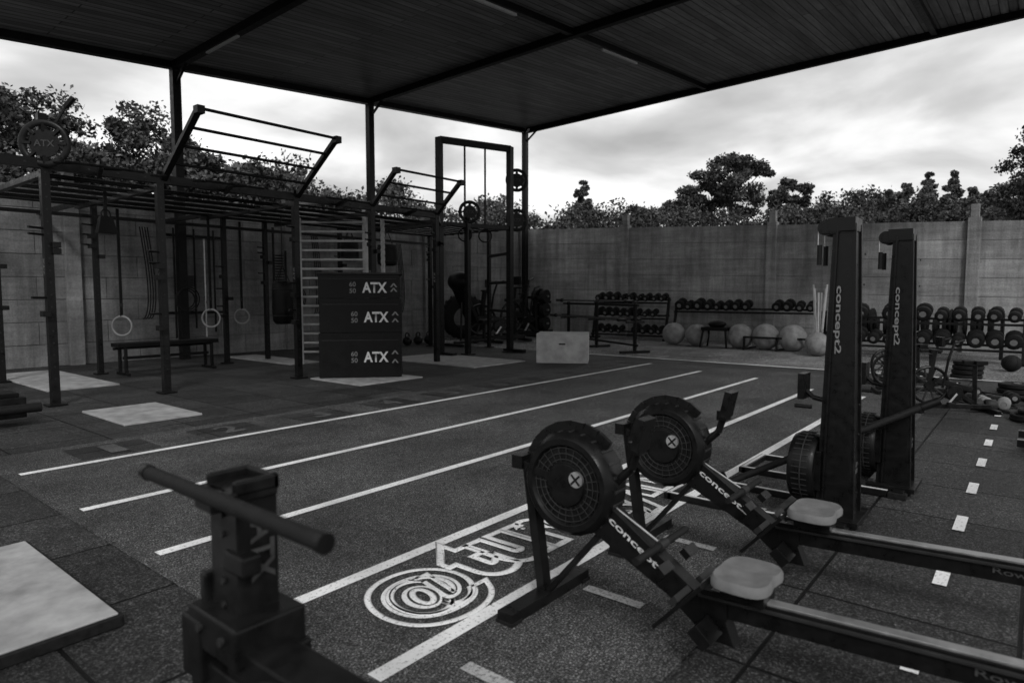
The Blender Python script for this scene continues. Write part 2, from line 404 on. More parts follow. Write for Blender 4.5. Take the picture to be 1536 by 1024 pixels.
def bag(x,y,z,r,h,top=2.95):
    b=B(); b.lathe((x,y,z-h/2),(0,0,1),[(0,0),(0.005,r*.7),(h*.08,r*.97),(h*.3,r*1.03),(h*.7,r),(h*.93,r*.97),(h-.01,r*.75),(h,0)],VINYL,24)
    b.torus((x,y,z+h*.3),(0,0,1),r*1.0,.012,DARKG,24,6);b.torus((x,y,z-h*.3),(0,0,1),r*1.02,.012,DARKG,24,6)
    for k in range(4):
        t=k*math.pi/2; b.cyl((x+r*.8*math.cos(t),y+r*.8*math.sin(t),z+h/2-.03),(x,y,z+h/2+.3),.008,STEEL,6)
    b.cyl((x,y,z+h/2+.3),(x,y,top),.01,STEEL,6); return b.done('punching_bag')
bag(7.09,11.5,1.25,.2,.85);bag(9.73,11.5,2.3,.22,.5);bag(9.0,11.9,2.35,.2,.45)
b=B();b.box((3.68,10.5,2.4),(.26,.14,.24),VINYL,None,.6);b.beam((3.68,10.5,2.52),(3.68,10.5,2.9),.05,.01,VINYL);b.torus((3.68,10.5,2.56),(0,1,0),.06,.012,VINYL,16,6);b.done('sandbag',.02)
b=B();b.box((5.25,12.35,.53),(1.75,.34,.07),VINYL)
for x in (4.5,6.0):
    for y in (12.22,12.48): b.beam((x,y,.5),(x,y,.02),.05,.05,STEEL)
    b.beam((x,12.1,.03),(x,12.6,.03),.05,.05,STEEL)
b.beam((4.5,12.35,.3),(6.0,12.35,.3),.05,.05,STEEL);b.beam((4.4,12.5,.46),(6.1,12.5,.46),.04,.04,STEEL);b.done('bench',.008)
p=V((7.5,11.55,0));q=V((8.36,10.55,0));b=B()
for e in (p,q): b.beam(e,e+V((0,0,3.25)),.05,.12,WOODL)
for i in range(17): z=.25+i*.185; b.cyl(p+V((0,0,z)),q+V((0,0,z)),.024,WOODL,10)
b.done('stall_bars',.003)
b=B()
pts=[V((8.6,10.3,.3+i*.05)) for i in range(54)]
for k in range(3):
    b.tube([pp+V((math.cos(i*.9+k*2.1)*.025,math.sin(i*.9+k*2.1)*.025,0)) for i,pp in enumerate(pts)],.022,WOODL,6)
b.done('climbing_rope')
b=B()
b.beam((6.3,14.8,1.0),(7.6,14.8,1.0),.06,.06,STEEL);b.beam((6.3,14.8,2.7),(7.6,14.8,2.7),.06,.06,STEEL)
for i in range(5): x=6.45+i*.22; b.cyl((x,14.68,.45+.1*(i%3)),(x,14.68,2.85-.2*(i%2)),.022,ALU if i%2 else STEEL,10)
b.box((6.7,14.7,1.7),(.3,.1,.25),DARKG);b.done('barbell_wall_rack',.003)
b=B();x,y=8.05,13.4
b.beam((x,y,1.6),(x,y,2.9),.04,.03,STEEL);b.beam((x+.3,y,1.6),(x+.3,y,2.4),.04,.03,STEEL)
for i in range(14): b.torus((x+.15,y,1.5+i*.06),(0,0,1),.1,.013,STEEL,14,6)
b.done('resistance_coil')
for (x,y) in ((5.7,14.5),(8.9,13.2),(12.0,13.8)):
    b=B()
    for k in range(4):
        pts=[V((x+k*.05+.12*math.sin(math.pi*t/10),y,2.8-1.9*math.sin(math.pi*t/20)+.0)) for t in range(11)]
        b.tube(pts,.012,RUBBER,6)
    b.done('resistance_bands')
for (x,y,r) in ((6.3,13.9,.2),(9.2,14.4,.22)):
    b=B()
    for k in range(3): b.torus((x+.02*k,y-.03*k,1.3),(-.1*k,1,.1),r+.03*k,.014,RUBBER,28,6)
    b.cyl((x,y,1.55),(x,y+.2,1.55),.02,STEEL,8);b.done('hanging_cable')
# ------------------------------------------------------------------ plyo box stack
t=V((.74,-.67,0)).normalized(); n=V((-.67,-.74,0)).normalized()
base=V((6.74,8.67,0))
R=Matrix((t,-n,V((0,0,1)))).transposed()
zz=.04
for w,h,j in ((1.33,.73,0),(1.32,.55,.01),(1.30,.38,-.01)):
    c=base-n*.45+t*j
    b=B();b.box(c+V((0,0,zz+h/2)),(w,.9,h),VINYL,R)
    b.box(c+V((0,0,zz+h-.0)),(w-.06,.86,.012),DARKG,R)
    b.box(c+V((0,0,zz+h*.84))+n*.451,(w*.93,.004,.012),DARKG,R)
    b.box(c+V((0,0,zz+h*.5))-t*(w/2)-t*.002,(.006,.22,.05),DARKG,R)
    o=b.done('plyo_box',.03)
    f=c+n*.4545+V((0,0,zz+h*.46))
    text('logo','ATX',f+t*.25,.38,t,(0,0,1),PRINT,o,height=.16,offset=.03)
    text('size_mark','60\n50',f-t*.1,.10,t,(0,0,1),PRINTD,o,height=.18,offset=.01)
    for k in range(2):
        text('chevron','^',f+V((0,0,h*(-.1+.2*k)))+t*.56,.11,t,(0,0,1),PRINTD,o,height=.06,offset=.01)
    zz+=h+.012
b=B();b.box(base-n*.45+V((0,0,zz+.012)),(1.36,.94,.03),DARKG,R);b.done('box_lid',.008)
t=V((.52,-.88,0)).normalized();n=V((-.86,-.51,0)).normalized();R=Matrix((t,-n,V((0,0,1)))).transposed()
c=V((10.88,7.5,0))-n*.42
b=B();b.box(c+V((0,0,.31)),(1.05,.82,.6),PLY,R)
b.box(c+n*.412+V((0,0,.4)),(.13,.004,.03),RUBBER,R)
b.done('wooden_plyo_box',.012)
# ------------------------------------------------------------------ rower
def rower(X):
    b=B();P=lambda y,z,dx=0:(X+dx,y,z)
    c=V(P(1.55,.585)); ax=(1,0,0)
    b.lathe(c-V((.075,0,0)),ax,[(0,0),(0,.09),(.012,.095),(.012,.165),(-.004,.175),(-.004,.2),(.02,.222),(.055,.225),(.1,.225),(.135,.222),(.15,.2),(.15,.17),(.14,.1),(.15,0)],PLASTIC,48)
    for r in (.11,.135,.16): b.torus(c-V((.066,0,0)),ax,r,.003,DARKG,40,6)
    for k in range(24):
        a=2*math.pi*k/24; d=V((0,math.cos(a),math.sin(a)))
        b.beam(c-V((.066,0,0))+d*.1,c-V((.066,0,0))+d*.17,.003,.005,DARKG)
        b.beam(c+d*.2255-V((.04,0,0)),c+d*.2255+V((.05,0,0)),.012,.006,DARKG,up=d)
    e=c+V((-.0,-.06,.035))
    b.cyl(e-V((.085,0,0)),e-V((.072,0,0)),.034,ALU,24)
    for k in range(4):
        a=math.pi/4+k*math.pi/2; b.beam(e-V((.0865,0,0)),e-V((.0865,0,0))+V((0,math.cos(a),math.sin(a)))*.03,.009,.004,PLASTIC,up=(1,0,0))
    pts=[P(1.55+.245*math.cos(a),.585+.245*math.sin(a)) for a in [math.radians(q) for q in range(-10,150,16)]]
    for p,q in zip(pts,pts[1:]): b.beam(p,q,.05,.02,PLASTIC,up=(1,0,0))
    b.beam(P(1.50,.58),P(1.82,.64),.14,.04,PLASTIC);b.box(P(1.81,.645),(.16,.06,.06),PLASTIC)
    b.beam(P(1.80,.65),P(1.71,.05),.055,.045,STEEL); b.beam(P(1.40,.40),P(1.68,.06),.045,.022,STEEL)
    b.box(P(1.70,.035),(.6,.08,.05),STEEL)
    for s in (-.27,.27): b.box(P(1.70,.014,s),(.07,.09,.018),RUBBER)
    b.poly([P(1.52,.44,-.035),P(1.38,.54,-.035),P(1.02,.30,-.035),P(.86,.20,-.035),P(.82,.10,-.035),P(.92,.10,-.035),P(1.08,.22,-.035)],(1,0,0),.07,PLASTIC)
    b.cyl(P(1.40,.49,-.045),P(1.40,.49,.045),.05,PLASTIC,20)
    for s in (-1,1):
        Rm=Matrix.Rotation(math.radians(-48),3,'X')
        b.box(P(.99,.25,s*.115),(.105,.28,.016),PLASTIC,Rm)
        b.box(P(.90,.165,s*.115),(.11,.05,.08),PLASTIC,Rm)
        b.box(P(1.0,.275,s*.115),(.12,.04,.025),DARKG,Rm)
        b.box(P(1.065,.36,s*.115),(.09,.03,.04),PLASTIC,Rm)
    b.cyl(P(.93,.17,-.16),P(.93,.17,.16),.014,STEEL)
    b.cyl(P(1.13,.405,-.22),P(1.13,.405,.22),.0155,RUBBER,12);b.cyl(P(1.13,.405,-.03),P(1.13,.405,.03),.02,DARKG,12)
    b.cyl(P(1.13,.405),P(1.36,.52),.005,ALU,6)
    b.beam(P(.96,.235),P(-.75,.315),.055,.085,PLASTIC); b.beam(P(.96,.283),P(-.75,.363),.045,.010,ALU)
    for s in (-1,1): b.beam(P(.96,.262,s*.034),P(-.75,.342,s*.034),.012,.012,DARKG)
    b.box(P(.9,.24),(.075,.1,.1),PLASTIC); b.box(P(-.72,.31),(.09,.05,.12),PLASTIC)
    b.beam(P(-.62,.28),P(-.7,.04),.05,.04,STEEL);b.box(P(-.7,.03),(.44,.06,.04),STEEL)
    b.tube([P(1.40,.54),P(1.33,.63),P(1.27,.69),P(1.24,.79)],.018,PLASTIC,10)
    Rm=Matrix.Rotation(math.radians(12),3,'X')
    b.box(P(1.22,.84),(.105,.035,.135),PLASTIC,Rm);b.box(P(1.2015,.855),(.08,.003,.065),DARKG,Rm)
    b.box(P(1.245,.78),(.07,.05,.05),PLASTIC)
    o=b.done('rowing_machine',.004)
    sb=B();n=28;rowsv=[];fs=[]
    rings_=[(.80,.0),(1.0,.008),(1.0,.03),(.93,.043),(.7,.046),(.35,.040),(.02,.038)]
    for s_,z_ in rings_:
        for i in range(n):
            a=2*math.pi*i/n; cx,cy=math.cos(a),math.sin(a)
            x=.145*s_*abs(cx)**.6*math.copysign(1,cx); y=.11*s_*abs(cy)**.6*math.copysign(1,cy)
            y*=1-.12*math.exp(-(x/.05)**2)*(1 if y<0 else .3)
            z2=z_-.012*math.exp(-((abs(x)-.07)/.04)**2)*(s_<.9)
            rowsv.append((X+x,.79+y,.345+z2))
    for k in range(len(rings_)-1):
        for i in range(n): fs.append((k*n+i,k*n+(i+1)%n,(k+1)*n+(i+1)%n,(k+1)*n+i))
    fs.append(tuple((len(rings_)-1)*n+i for i in range(n)))
    sb.add(rowsv,fs,GREYP,True);sb.box((X,.79,.318),(.12,.16,.055),PLASTIC);sb.done('seat',0,o)
    d=V((0,-.36,-.24)).normalized();u=V((0,-d.z,d.y)); u=u if u.z>0 else -u
    text('label','concept2',(X-.0365,1.225,.385),.30,d,u,PRINT,o,height=.040,offset=.02)
    text('rail_label','RowErg',(X-.029,.0,.275),.20,(0,-1,0),(0,0,1),PRINTF,o,height=.032,offset=.01)
    return o
rower(2.35);rower(3.28)
# ------------------------------------------------------------------ ski machine
def skier(X,Y):
    b=B()
    def prof(z):
        t=z/1.85; return .115-.035*t, .10-.045*t, -.10+.045*t
    lv=[.03,.25,.6,1.0,1.4,1.78]
    vs=[];fs=[]
    for z in lv:
        w,f,k=prof(z); vs+=[(X-w,Y+k,z),(X+w,Y+k,z),(X+w,Y+f,z),(X-w,Y+f,z)]
    for i in range(len(lv)-1):
        for j in range(4): fs.append((i*4+j,i*4+(j+1)%4,i*4+4+(j+1)%4,i*4+4+j))
    fs+=[(3,2,1,0),tuple(len(lv)*4-4+i for i in range(4))]
    b.add(vs,fs,PLASTIC)
    for s in (-1,1):
        b.beam((X+s*.10,Y-.105,.05),(X+s*.072,Y-.058,1.82),.02,.02,PLASTIC,up=(1,0,0))
        b.beam((X+s*.118,Y+.06,.05),(X+s*.086,Y+.03,1.8),.012,.02,PLASTIC,up=(1,0,0))
    for i in range(9): b.cyl((X,Y-.101,.2+i*.18),(X,Y-.108,.2+i*.18),.006,DARKG,8)
    b.box((X,Y+.01,1.815),(.19,.15,.08),PLASTIC)
    for s in (-1,1):
        b.cyl((X+s*.075-.01,Y+.10,1.80),(X+s*.075+.01,Y+.10,1.80),.045,PLASTIC,20); b.box((X+s*.075,Y+.07,1.80),(.035,.10,.07),PLASTIC)
        b.cyl((X+s*.075,Y+.14,1.79),(X+s*.075,Y+.14,1.66),.004,ALU,6)
        b.cyl((X+s*.075,Y+.13,1.70),(X+s*.075,Y+.13,1.58),.014,RUBBER,10)
    c=V((X,Y+.10,.32));b.lathe(c,(0,1,0),[(0,0),(0,.2),(.02,.215),(.12,.215),(.15,.2),(.155,.16),(.148,.155),(.148,.09),(.16,.08),(.16,0)],PLASTIC,44)
    for k in range(36):
        a=2*math.pi*k/36;d=V((math.cos(a),0,math.sin(a)));b.beam(c+d*.2165+V((0,.03,0)),c+d*.2165+V((0,.12,0)),.008,.004,DARKG,up=d)
    b.torus(c+V((0,.07,0)),(0,1,0),.217,.005,DARKG,44,6);b.box((X-.12,Y+.12,.33),(.04,.1,.24),PLASTIC)
    b.tube([(X,Y+.06,.74),(X,Y+.16,.76),(X,Y+.2,.80)],.015,PLASTIC,8)
    b.box((X,Y+.215,.83),(.14,.04,.16),PLASTIC);b.box((X,Y+.238,.84),(.10,.004,.08),DARKG)
    b.cyl((X-.02,Y+.16,.70),(X-.02,Y+.26,.70),.012,PLASTIC,8)
    b.box((X,Y,.05),(.36,.30,.03),STEEL); b.box((X,Y-.06,.03),(.5,.07,.05),STEEL)
    for s in (-.25,.25):
        b.box((X+s,Y+.5,.03),(.05,1.0,.04),STEEL);b.box((X+s,Y+.5,.053),(.025,1.0,.004),PRINT)
    b.box((X,Y+1.0,.03),(.55,.05,.04),STEEL);b.box((X,Y+1.0,.053),(.52,.025,.004),PRINT);b.box((X,Y+.3,.03),(.5,.05,.04),STEEL)
    for s in (-.25,.25): b.box((X+s,Y-.06,.025),(.07,.11,.04),RUBBER)
    o=b.done('ski_machine',.004)
    text('label','concept2',(X-.1005,Y+.01,1.25),.40,(0,0,-1),(0,-1,0),PRINTD,o,height=.045,offset=.02)
    text('plate','2:01\n500',(X-.02,Y-.1045,.36),.05,(1,0,0),(0,0,1),PRINTD,o,height=.07)
    return o
skier(4.335,.92);skier(5.32,.76)
b=B();b.cyl((4.60,1.72,.03),(5.20,.60,.63),.025,RUBBER,12);b.cyl((5.20,.60,.63),(5.24,.50,.68),.03,STEEL,12);b.torus((4.60,1.72,.05),(1,-1.8,1),.06,.02,STEEL);b.done('landmine_bar')
# ------------------------------------------------------------------ foreground lever machine
b=B();q=.15
b.cyl((.72,1.05,.925),(.72,1.84,.925),.0185,RUBBER,20);b.cyl((.72,1.04,.925),(.72,1.06,.925),.021,STEEL,20);b.cyl((.72,1.83,.925),(.72,1.85,.925),.021,STEEL,20)
b.box((.84,1.42+q,.71),(.11,.14,.38),STEEL)
b.box((.83,1.42+q,.905),(.13,.15,.03),STEEL);b.box((.84,1.485+q,.925),(.12,.02,.04),STEEL);b.box((.84,1.355+q,.925),(.12,.02,.04),STEEL);b.box((.89,1.42+q,.925),(.02,.15,.04),STEEL)
b.box((.76,1.42+q,.895),(.05,.09,.05),STEEL);b.box((.80,1.36+q,.74),(.05,.10,.05),STEEL)
b.box((.83,1.40+q,.56),(.19,.24,.10),STEEL);b.box((.82,1.51+q,.62),(.10,.03,.12),STEEL)
b.box((.86,1.38+q,.27),(.15,.22,.5),STEEL);b.box((.82,1.10+q,.46),(.12,.55,.17),STEEL);b.box((.78,1.50+q,.50),(.1,.1,.16),STEEL);b.box((.78,1.30+q,.42),(.06,.5,.1),STEEL)
b.box((.86,1.4,.03),(.5,.9,.05),STEEL);b.sphere((.70,1.24,.52),.06,RUBBER,(1,1.3,.8));b.sphere((.70,1.30,.50),.05,RUBBER,(1.2,1,.8))
for z in (.62,.68,.80,.85):
    b.cyl((.784,1.42+q,z),(.778,1.42+q,z),.008,DARKG,12)
for y in (1.0,1.3): b.cyl((.759,y,.47),(.752,y,.47),.018,DARKG,6)
for y in (1.34,1.45): b.cyl((.735,y+q,.57),(.725,y+q,.57),.012,DARKG,6)
lm=b.done('lever_machine',.006)
text('logo','ATX',(.85,1.4975,.76),.15,(0,0,-1),(1,0,0),PRINTF,lm,height=.06,offset=.03)
text('logo','ATX',(.7585,1.17,.47),.16,(0,-1,0),(0,0,1),DARKG,lm,height=.05,offset=.02)
b=B();b.box((1.9,8.6,.2),(.4,.4,.22),STEEL);b.box((1.9,8.6,.33),(.3,.3,.05),VINYL);b.cyl((1.75,8.3,.2),(2.2,8.3,.2),.05,RUBBER);b.done('weight_sled',.01)
# ------------------------------------------------------------------ exercise bikes, bench
def bike(x,y,rot,s=1):
    R=Matrix.Rotation(rot,3,'Z'); b=B(); L=lambda a,c,z:V((x,y,0))+R@V((a*s,c*s,z*s))
    b.beam(L(-.5,0,.1),L(.55,0,.1),.09*s,.07*s,STEEL)
    for a in (-.5,.55): b.beam(L(a,-.28,.05),L(a,.28,.05),.07*s,.06*s,STEEL)
    ax=R@V((0,1,0))
    b.torus(L(.35,0,.42),ax,.27*s,.025*s,PLASTIC,32,8);b.cyl(L(.35,-.04,.42),L(.35,.04,.42),.07*s,PLASTIC,20)
    for k in range(10):
        a=2*math.pi*k/10;d=R@V((math.cos(a),0,math.sin(a)));b.beam(L(.35,0,.42)+d*.06*s,L(.35,0,.42)+d*.26*s,.03*s,.012*s,DARKG,up=ax)
    b.beam(L(.35,0,.45),L(.28,0,.95),.07*s,.06*s,STEEL);b.beam(L(-.3,0,.12),L(-.28,0,.72),.07*s,.06*s,STEEL);b.beam(L(.3,0,.5),L(-.25,0,.35),.07*s,.08*s,STEEL)
    b.beam(L(-.35,0,.1),L(.1,0,.4),.06*s,.06*s,STEEL)
    b.lathe(L(.0,-.05,.3),ax,[(0,0),(0,.11*s),(.01*s,.12*s),(.09*s,.12*s),(.1*s,.11*s),(.1*s,0)],PLASTIC,24)
    for sg in (-1,1):
        b.beam(L(0,sg*.1,.3),L(.1*sg,sg*.1,.3-.14*sg),.025*s,.03*s,ALU);b.box(L(.1*sg,sg*.16,.3-.14*sg),(.1*s,.09*s,.025*s),RUBBER,R)
        b.tube([L(.25,sg*.2,.4),L(.2,sg*.24,.85),L(.12,sg*.22,1.08),L(-.02,sg*.2,1.12)],.018*s,STEEL,8)
    b.box(L(-.33,0,.77),(.16*s,.2*s,.06*s),VINYL,R);b.box(L(-.19,0,.775),(.16*s,.08*s,.05*s),VINYL,R)
    b.box(L(.22,0,1.08),(.05*s,.2*s,.15*s),PLASTIC,R);b.cyl(L(.28,-.2,.95),L(.28,.2,.95),.016*s,STEEL,8)
    return b.done('exercise_bike',.005)
bike(14.6,12.3,math.radians(150),1.6);bike(16.2,12.6,math.radians(175),1.7);bike(17.6,13.3,math.radians(160),1.5)
bike(9.3,.75,math.radians(120),.78);bike(10.6,1.35,math.radians(110),.8);bike(11.6,1.6,math.radians(130),.8)
b=B();x,y=13.3,12.1
b.beam((x-.8,y,.12),(x+.8,y,.12),.1,.08,STEEL)
for a in (-.8,.8): b.beam((x+a,y-.35,.06),(x+a,y+.35,.06),.08,.08,STEEL)
b.beam((x-.3,y,.12),(x-.3,y,.6),.08,.08,STEEL);b.beam((x+.4,y,.12),(x+.4,y,.6),.08,.08,STEEL)
b.box((x+.35,y,.66),(.5,.42,.11),VINYL);b.box((x-.35,y,1.13),(1.1,.42,.12),VINYL,Matrix.Rotation(math.radians(58),3,'Y'))
b.sphere((x-.6,y,1.75),.36,VINYL,(.7,1,.75));b.beam((x-.55,y,.15),(x-.5,y,1.2),.05,.05,STEEL);b.done('weight_bench',.02)
b=B();c=V((15.1,14.2,.72));ax=V((.5,.8,.25)).normalized()
b.lathe(c-ax*.18,ax,[(0,.36),(-.01,.42),(-.01,.62),(.05,.70),(.31,.70),(.37,.62),(.37,.42),(.36,.36),(0,.36)],RUBBER,40)
u=ax.cross(V((0,0,1))).normalized();w_=ax.cross(u)
for k in range(22):
    a=2*math.pi*k/22;d=u*math.cos(a)+w_*math.sin(a);b.beam(c+d*.71-ax*.15,c+(u*math.cos(a+.12)+w_*math.sin(a+.12))*.71+ax*.15,.07,.05,RUBBER,up=d)
b.done('tractor_tyre')
b=B();x,y=17.6,13.0;b.beam((x,y,0.02),(x,y,1.6),.09,.09,STEEL);b.box((x,y,.04),(.7,.7,.05),STEEL)
for z in (.45,.9,1.35):
    for s in (-1,1): b.cyl((x,y+s*.08,z),(x,y+s*.25,z),.22,RUBBER,28);b.cyl((x,y+s*.25,z),(x,y+s*.32,z),.03,ALU)
b.done('weight_plate_tree',.005)
# ------------------------------------------------------------------ barbell stand
b=B();A=V((15.9,10.9,0));C=V((13.8,7.35,0));d=(C-A).normalized();s=V((-d.y,d.x,0))
for f in (.08,.5,.97):
    p=A+(C-A)*f; b.beam(p,p+V((0,0,1.2)),.07,.07,STEEL);b.beam(p-s*.4+V((0,0,.04)),p+s*.4+V((0,0,.04)),.07,.06,STEEL)
    b.beam(p-s*.25+V((0,0,.75)),p+s*.25+V((0,0,.75)),.05,.05,STEEL)
b.beam(A+V((0,0,.2)),C+V((0,0,.2)),.05,.05,STEEL);b.beam(A+V((0,0,1.15)),C+V((0,0,1.15)),.06,.06,STEEL)
b.done('barbell_stand',.005)
b=B()
for k,z in ((-.2,.8),(.2,.8),(0,1.24)):
    p=A-d*.5+s*k+V((0,0,z));q=C-d*.2+s*k+V((0,0,z));b.cyl(p,q,.02,DARKG if k<0 else STEEL,10)
    for e,g in ((p,1),(q,-1)):
        b.cyl(e,e+d*g*.35,.04,STEEL,12);b.cyl(e+d*g*.33,e+d*g*.37,.055,STEEL,12)
b.done('barbell_set',0)
# ------------------------------------------------------------------ dumbbells
def dumb(b,x,y,z,r=.1,L=.34,ang=0,mat=RUBBER,tilt=0):
    d=V((math.cos(ang),math.sin(ang),tilt)).normalized();c=V((x,y,z))
    b.cyl(c-d*L/2,c+d*L/2,.018,ALU,8)
    for sg in (-1,1):
        e=c+d*sg*L/2; b.lathe(e-d*sg*.12,d*sg,[(0,0),(0,r*.8),(.015,r),(.11,r),(.125,r*.8),(.128,r*.5),(.122,r*.45),(.122,0)],mat,12)
        b.lathe(e+d*sg*.004,d*sg,[(0,r*.42),(.004,r*.42),(.004,0)],PRINTD,10)
def rack(name,x,y0,y1,tiers,step=.27,depth=.5,rr=.11,plates=False):
    b=B();top=max(t for t in tiers)
    for y in (y0,y1):
        b.beam((x-depth*.55,y,.03),(x+depth*.55,y,.03),.07,.06,STEEL);b.beam((x-depth*.3,y,.03),(x+depth*.2,y,top+.12),.08,.06,STEEL)
    for t in tiers:
        f=t/max(top,.01);xx=x-depth*.28+depth*.45*f
        for dx in (-.15,.12): b.beam((xx+dx,y0,t+dx*.35),(xx+dx,y1,t+dx*.35),.05,.05,STEEL)
    o=b.done(name,.004)
    b=B()
    for t in tiers:
        f=t/max(top,.01);xx=x-depth*.28+depth*.45*f;y=y0+.16
        while y<y1-.1:
            r=rr*random.uniform(.75,1.12)
            if random.random()<.92: dumb(b,xx-.01,y,t+.05+r*.85,r,.34,random.uniform(-.12,.12),RUBBER,.3)
            y+=step*random.uniform(.95,1.1)
    b.done('dumbbell_set')
    return o
rack('dumbbell_rack',18.3,8.75,11.3,(.2,.72,1.2));rack('dumbbell_rack',18.4,4.55,8.55,(.95,),.28,.5,.14)
rack('dumbbell_rack',16.3,.2,3.7,(.33,.85),.3,.55,.145)
# upright bumper plate rack
b=B();x=17.6
b.beam((x-.2,.6,.45),(x-.2,4.2,.45),.06,.06,STEEL);b.beam((x+.2,.6,.45),(x+.2,4.2,.45),.06,.06,STEEL)
for y in (.6,2.4,4.2): b.beam((x-.2,y,0),(x-.2,y,1.0),.06,.06,STEEL);b.beam((x+.2,y,0),(x+.2,y,1.0),.06,.06,STEEL)
b.done('plate_rack',.004)
b=B();y=.75
while y<4.1:
    r=random.choice((.3,.3,.26,.2));w=random.uniform(.05,.11);c=V((x+random.uniform(-.03,.03),y,.48+r))
    b.lathe(c,(random.uniform(-.1,.1),1,0),[(0,.04),(0,r*.55),(.012,r*.6),(.0,r*.68),(.0,r*.94),(.012,r),(w-.012,r),(w,r*.94),(w,.04)],RUBBER,28);y+=w+random.uniform(.02,.12)
b.done('bumper_plate_set')
for (x,y,r) in ((17,7.93,.31),(17,7.25,.3),(16.9,6.03,.32),(16.9,5.38,.33),(16.8,4.69,.33),(14.9,.35,.15),(15.9,3.9,.27)):
    b=B();b.sphere((x,y,r+.004),r,BALL if r>.23 else RUBBER,(1,1,1),28,18)
    for a in (0,1.1,2.2): b.torus((x,y,r+.004),(math.cos(a),math.sin(a),.2),r*.995,.006,BALL if r>.23 else RUBBER,40,5)
    b.done('medicine_ball')
b=B();b.box((16.9,6.65,.5),(.5,.7,.09),VINYL)
for sx in (-.2,.2):
    for sy in (-.3,.3): b.beam((16.9+sx,6.65+sy,.47),(16.9+sx*1.3,6.65+sy*1.2,.01),.05,.05,STEEL)
b.sphere((16.9,6.65,.62),.2,VINYL,(1,1.2,.5));b.done('step_stool',.01)
b=B()
for y in (4.2,5.0,5.8): b.beam((16.5,y,.03),(17.4,y,.03),.05,.05,STEEL);b.beam((16.55,y,.03),(16.55,y,.35),.05,.05,STEEL)
b.beam((16.55,4.2,.33),(16.55,5.8,.33),.05,.05,STEEL);b.done('ball_rail',.003)
b=B();b.lathe((17,4.15,0.005),(0,0,1),[(0,0),(0,.16),(.45,.18),(.45,.16),(.02,.14),(.02,0)],PLASTIC,20)
for i in range(6): a=i*1.05;b.cyl((17+.05*math.cos(a),4.15+.05*math.sin(a),.05),(17+.14*math.cos(a),4.15+.16*math.sin(a),1.45+.1*(i%3)),.022,PRINT if i%2 else WOODL,8)
b.done('pvc_pole_bin')
# ------------------------------------------------------------------ right-hand clutter
for (x,y,R_,k) in ((9.2,-.15,.38,3),(10.9,-.2,.3,2)):
    b=B()
    for j in range(k): b.torus((x+random.uniform(-.05,.05),y+random.uniform(-.05,.05),.035+.03*j),(random.uniform(-.05,.05),random.uniform(-.05,.05),1),R_-.04*j,.025,RUBBER,40,8)
    b.done('battle_rope')
b=B()
for i in range(18): dumb(b,9.2+random.uniform(-.4,3.4),-.1+random.uniform(-1.2,.8),.09,.07,.26,random.uniform(0,3),(DARKG,BALL,RUBBER)[i%3])
b.done('loose_dumbbells')
b=B()
for x in (7.25,7.75): b.beam((x,.1,.09),(x,-1.6,.09),.07,.06,STEEL);b.beam((x,.1,.123),(x,-1.6,.123),.02,.005,ALU)
for yy in (.0,-.7,-1.5): b.beam((7.25,yy,.05),(7.75,yy,.05),.05,.05,STEEL)
b.done('push_sled_rails',.004)
for x,y,k in ((8.6,-.9,1),(8.75,-1.35,1),(11.6,.2,2),(12.3,-.4,3),(13.2,.9,4),(12.9,-.9,2)):
    b=B()
    for j in range(k):
        z=.01+j*.075;b.lathe((x+.01*j,y-.01*j,z),(0,0,1),[(0,.03),(0,.21),(.01,.225),(.055,.225),(.065,.21),(.065,.16),(.058,.15),(.058,.08),(.065,.07),(.065,.03)],RUBBER,32);b.cyl((x+.01*j,y-.01*j,z+.05),(x+.01*j,y-.01*j,z+.067),.05,ALU)
    b.done('weight_plate')
b=B()
for k in range(3):
    pts=[V((10+.5*k+.5*math.cos(i*.35+k),.5+.35*math.sin(i*.5+k),.02)) for i in range(18)];b.tube(pts,.01,RUBBER,6)
b.done('jump_ropes')
for i in range(5):
    x=11.2+i*.4;y=13.4;b=B();b.sphere((x,y,.14),.13,STEEL,(1,1,.95));b.torus((x,y,.29),(0,1,0),.07,.018,STEEL,20,8);b.done('kettlebell')
# ------------------------------------------------------------------ vegetation
def leafmesh(name,C,size,mat,parent=None,loc=(0,0,0)):
    n=len(C);nr=rng.normal(size=(n,3))+np.array([0,0,.5]);nr/=np.linalg.norm(nr,axis=1)[:,None]
    a=np.cross(nr,rng.normal(size=(n,3)));a/=np.linalg.norm(a,axis=1)[:,None];bb=np.cross(nr,a)
    s=size*rng.uniform(.6,1.35,(n,1));L=a*s*.5;W=bb*s*.3
    vs=np.stack([C-L,C-W*1.0+L*.1,C+L,C+W+L*.1],1).reshape(-1,3)-np.array(loc)
    me=bpy.data.meshes.new(name);me.vertices.add(4*n);me.vertices.foreach_set('co',vs.ravel())
    me.loops.add(4*n);me.loops.foreach_set('vertex_index',np.arange(4*n,dtype=np.int32))
    me.polygons.add(n);me.polygons.foreach_set('loop_start',np.arange(0,4*n,4,dtype=np.int32));me.polygons.foreach_set('loop_total',np.full(n,4,dtype=np.int32))
    me.update(calc_edges=True);me.materials.append(mat)
    o=bpy.data.objects.new(name,me);COL.objects.link(o);o.location=loc
    if parent: par(o,parent)
    return o
def cl(c,r,n,sq=.75):
    d=rng.normal(size=(n,3));d/=np.linalg.norm(d,axis=1)[:,None]
    rad=r*rng.uniform(.15,1,(n,1))**.5*(1+.3*rng.normal(size=(n,1))*.6)
    return np.array(c)+d*rad*np.array([1,1,sq])
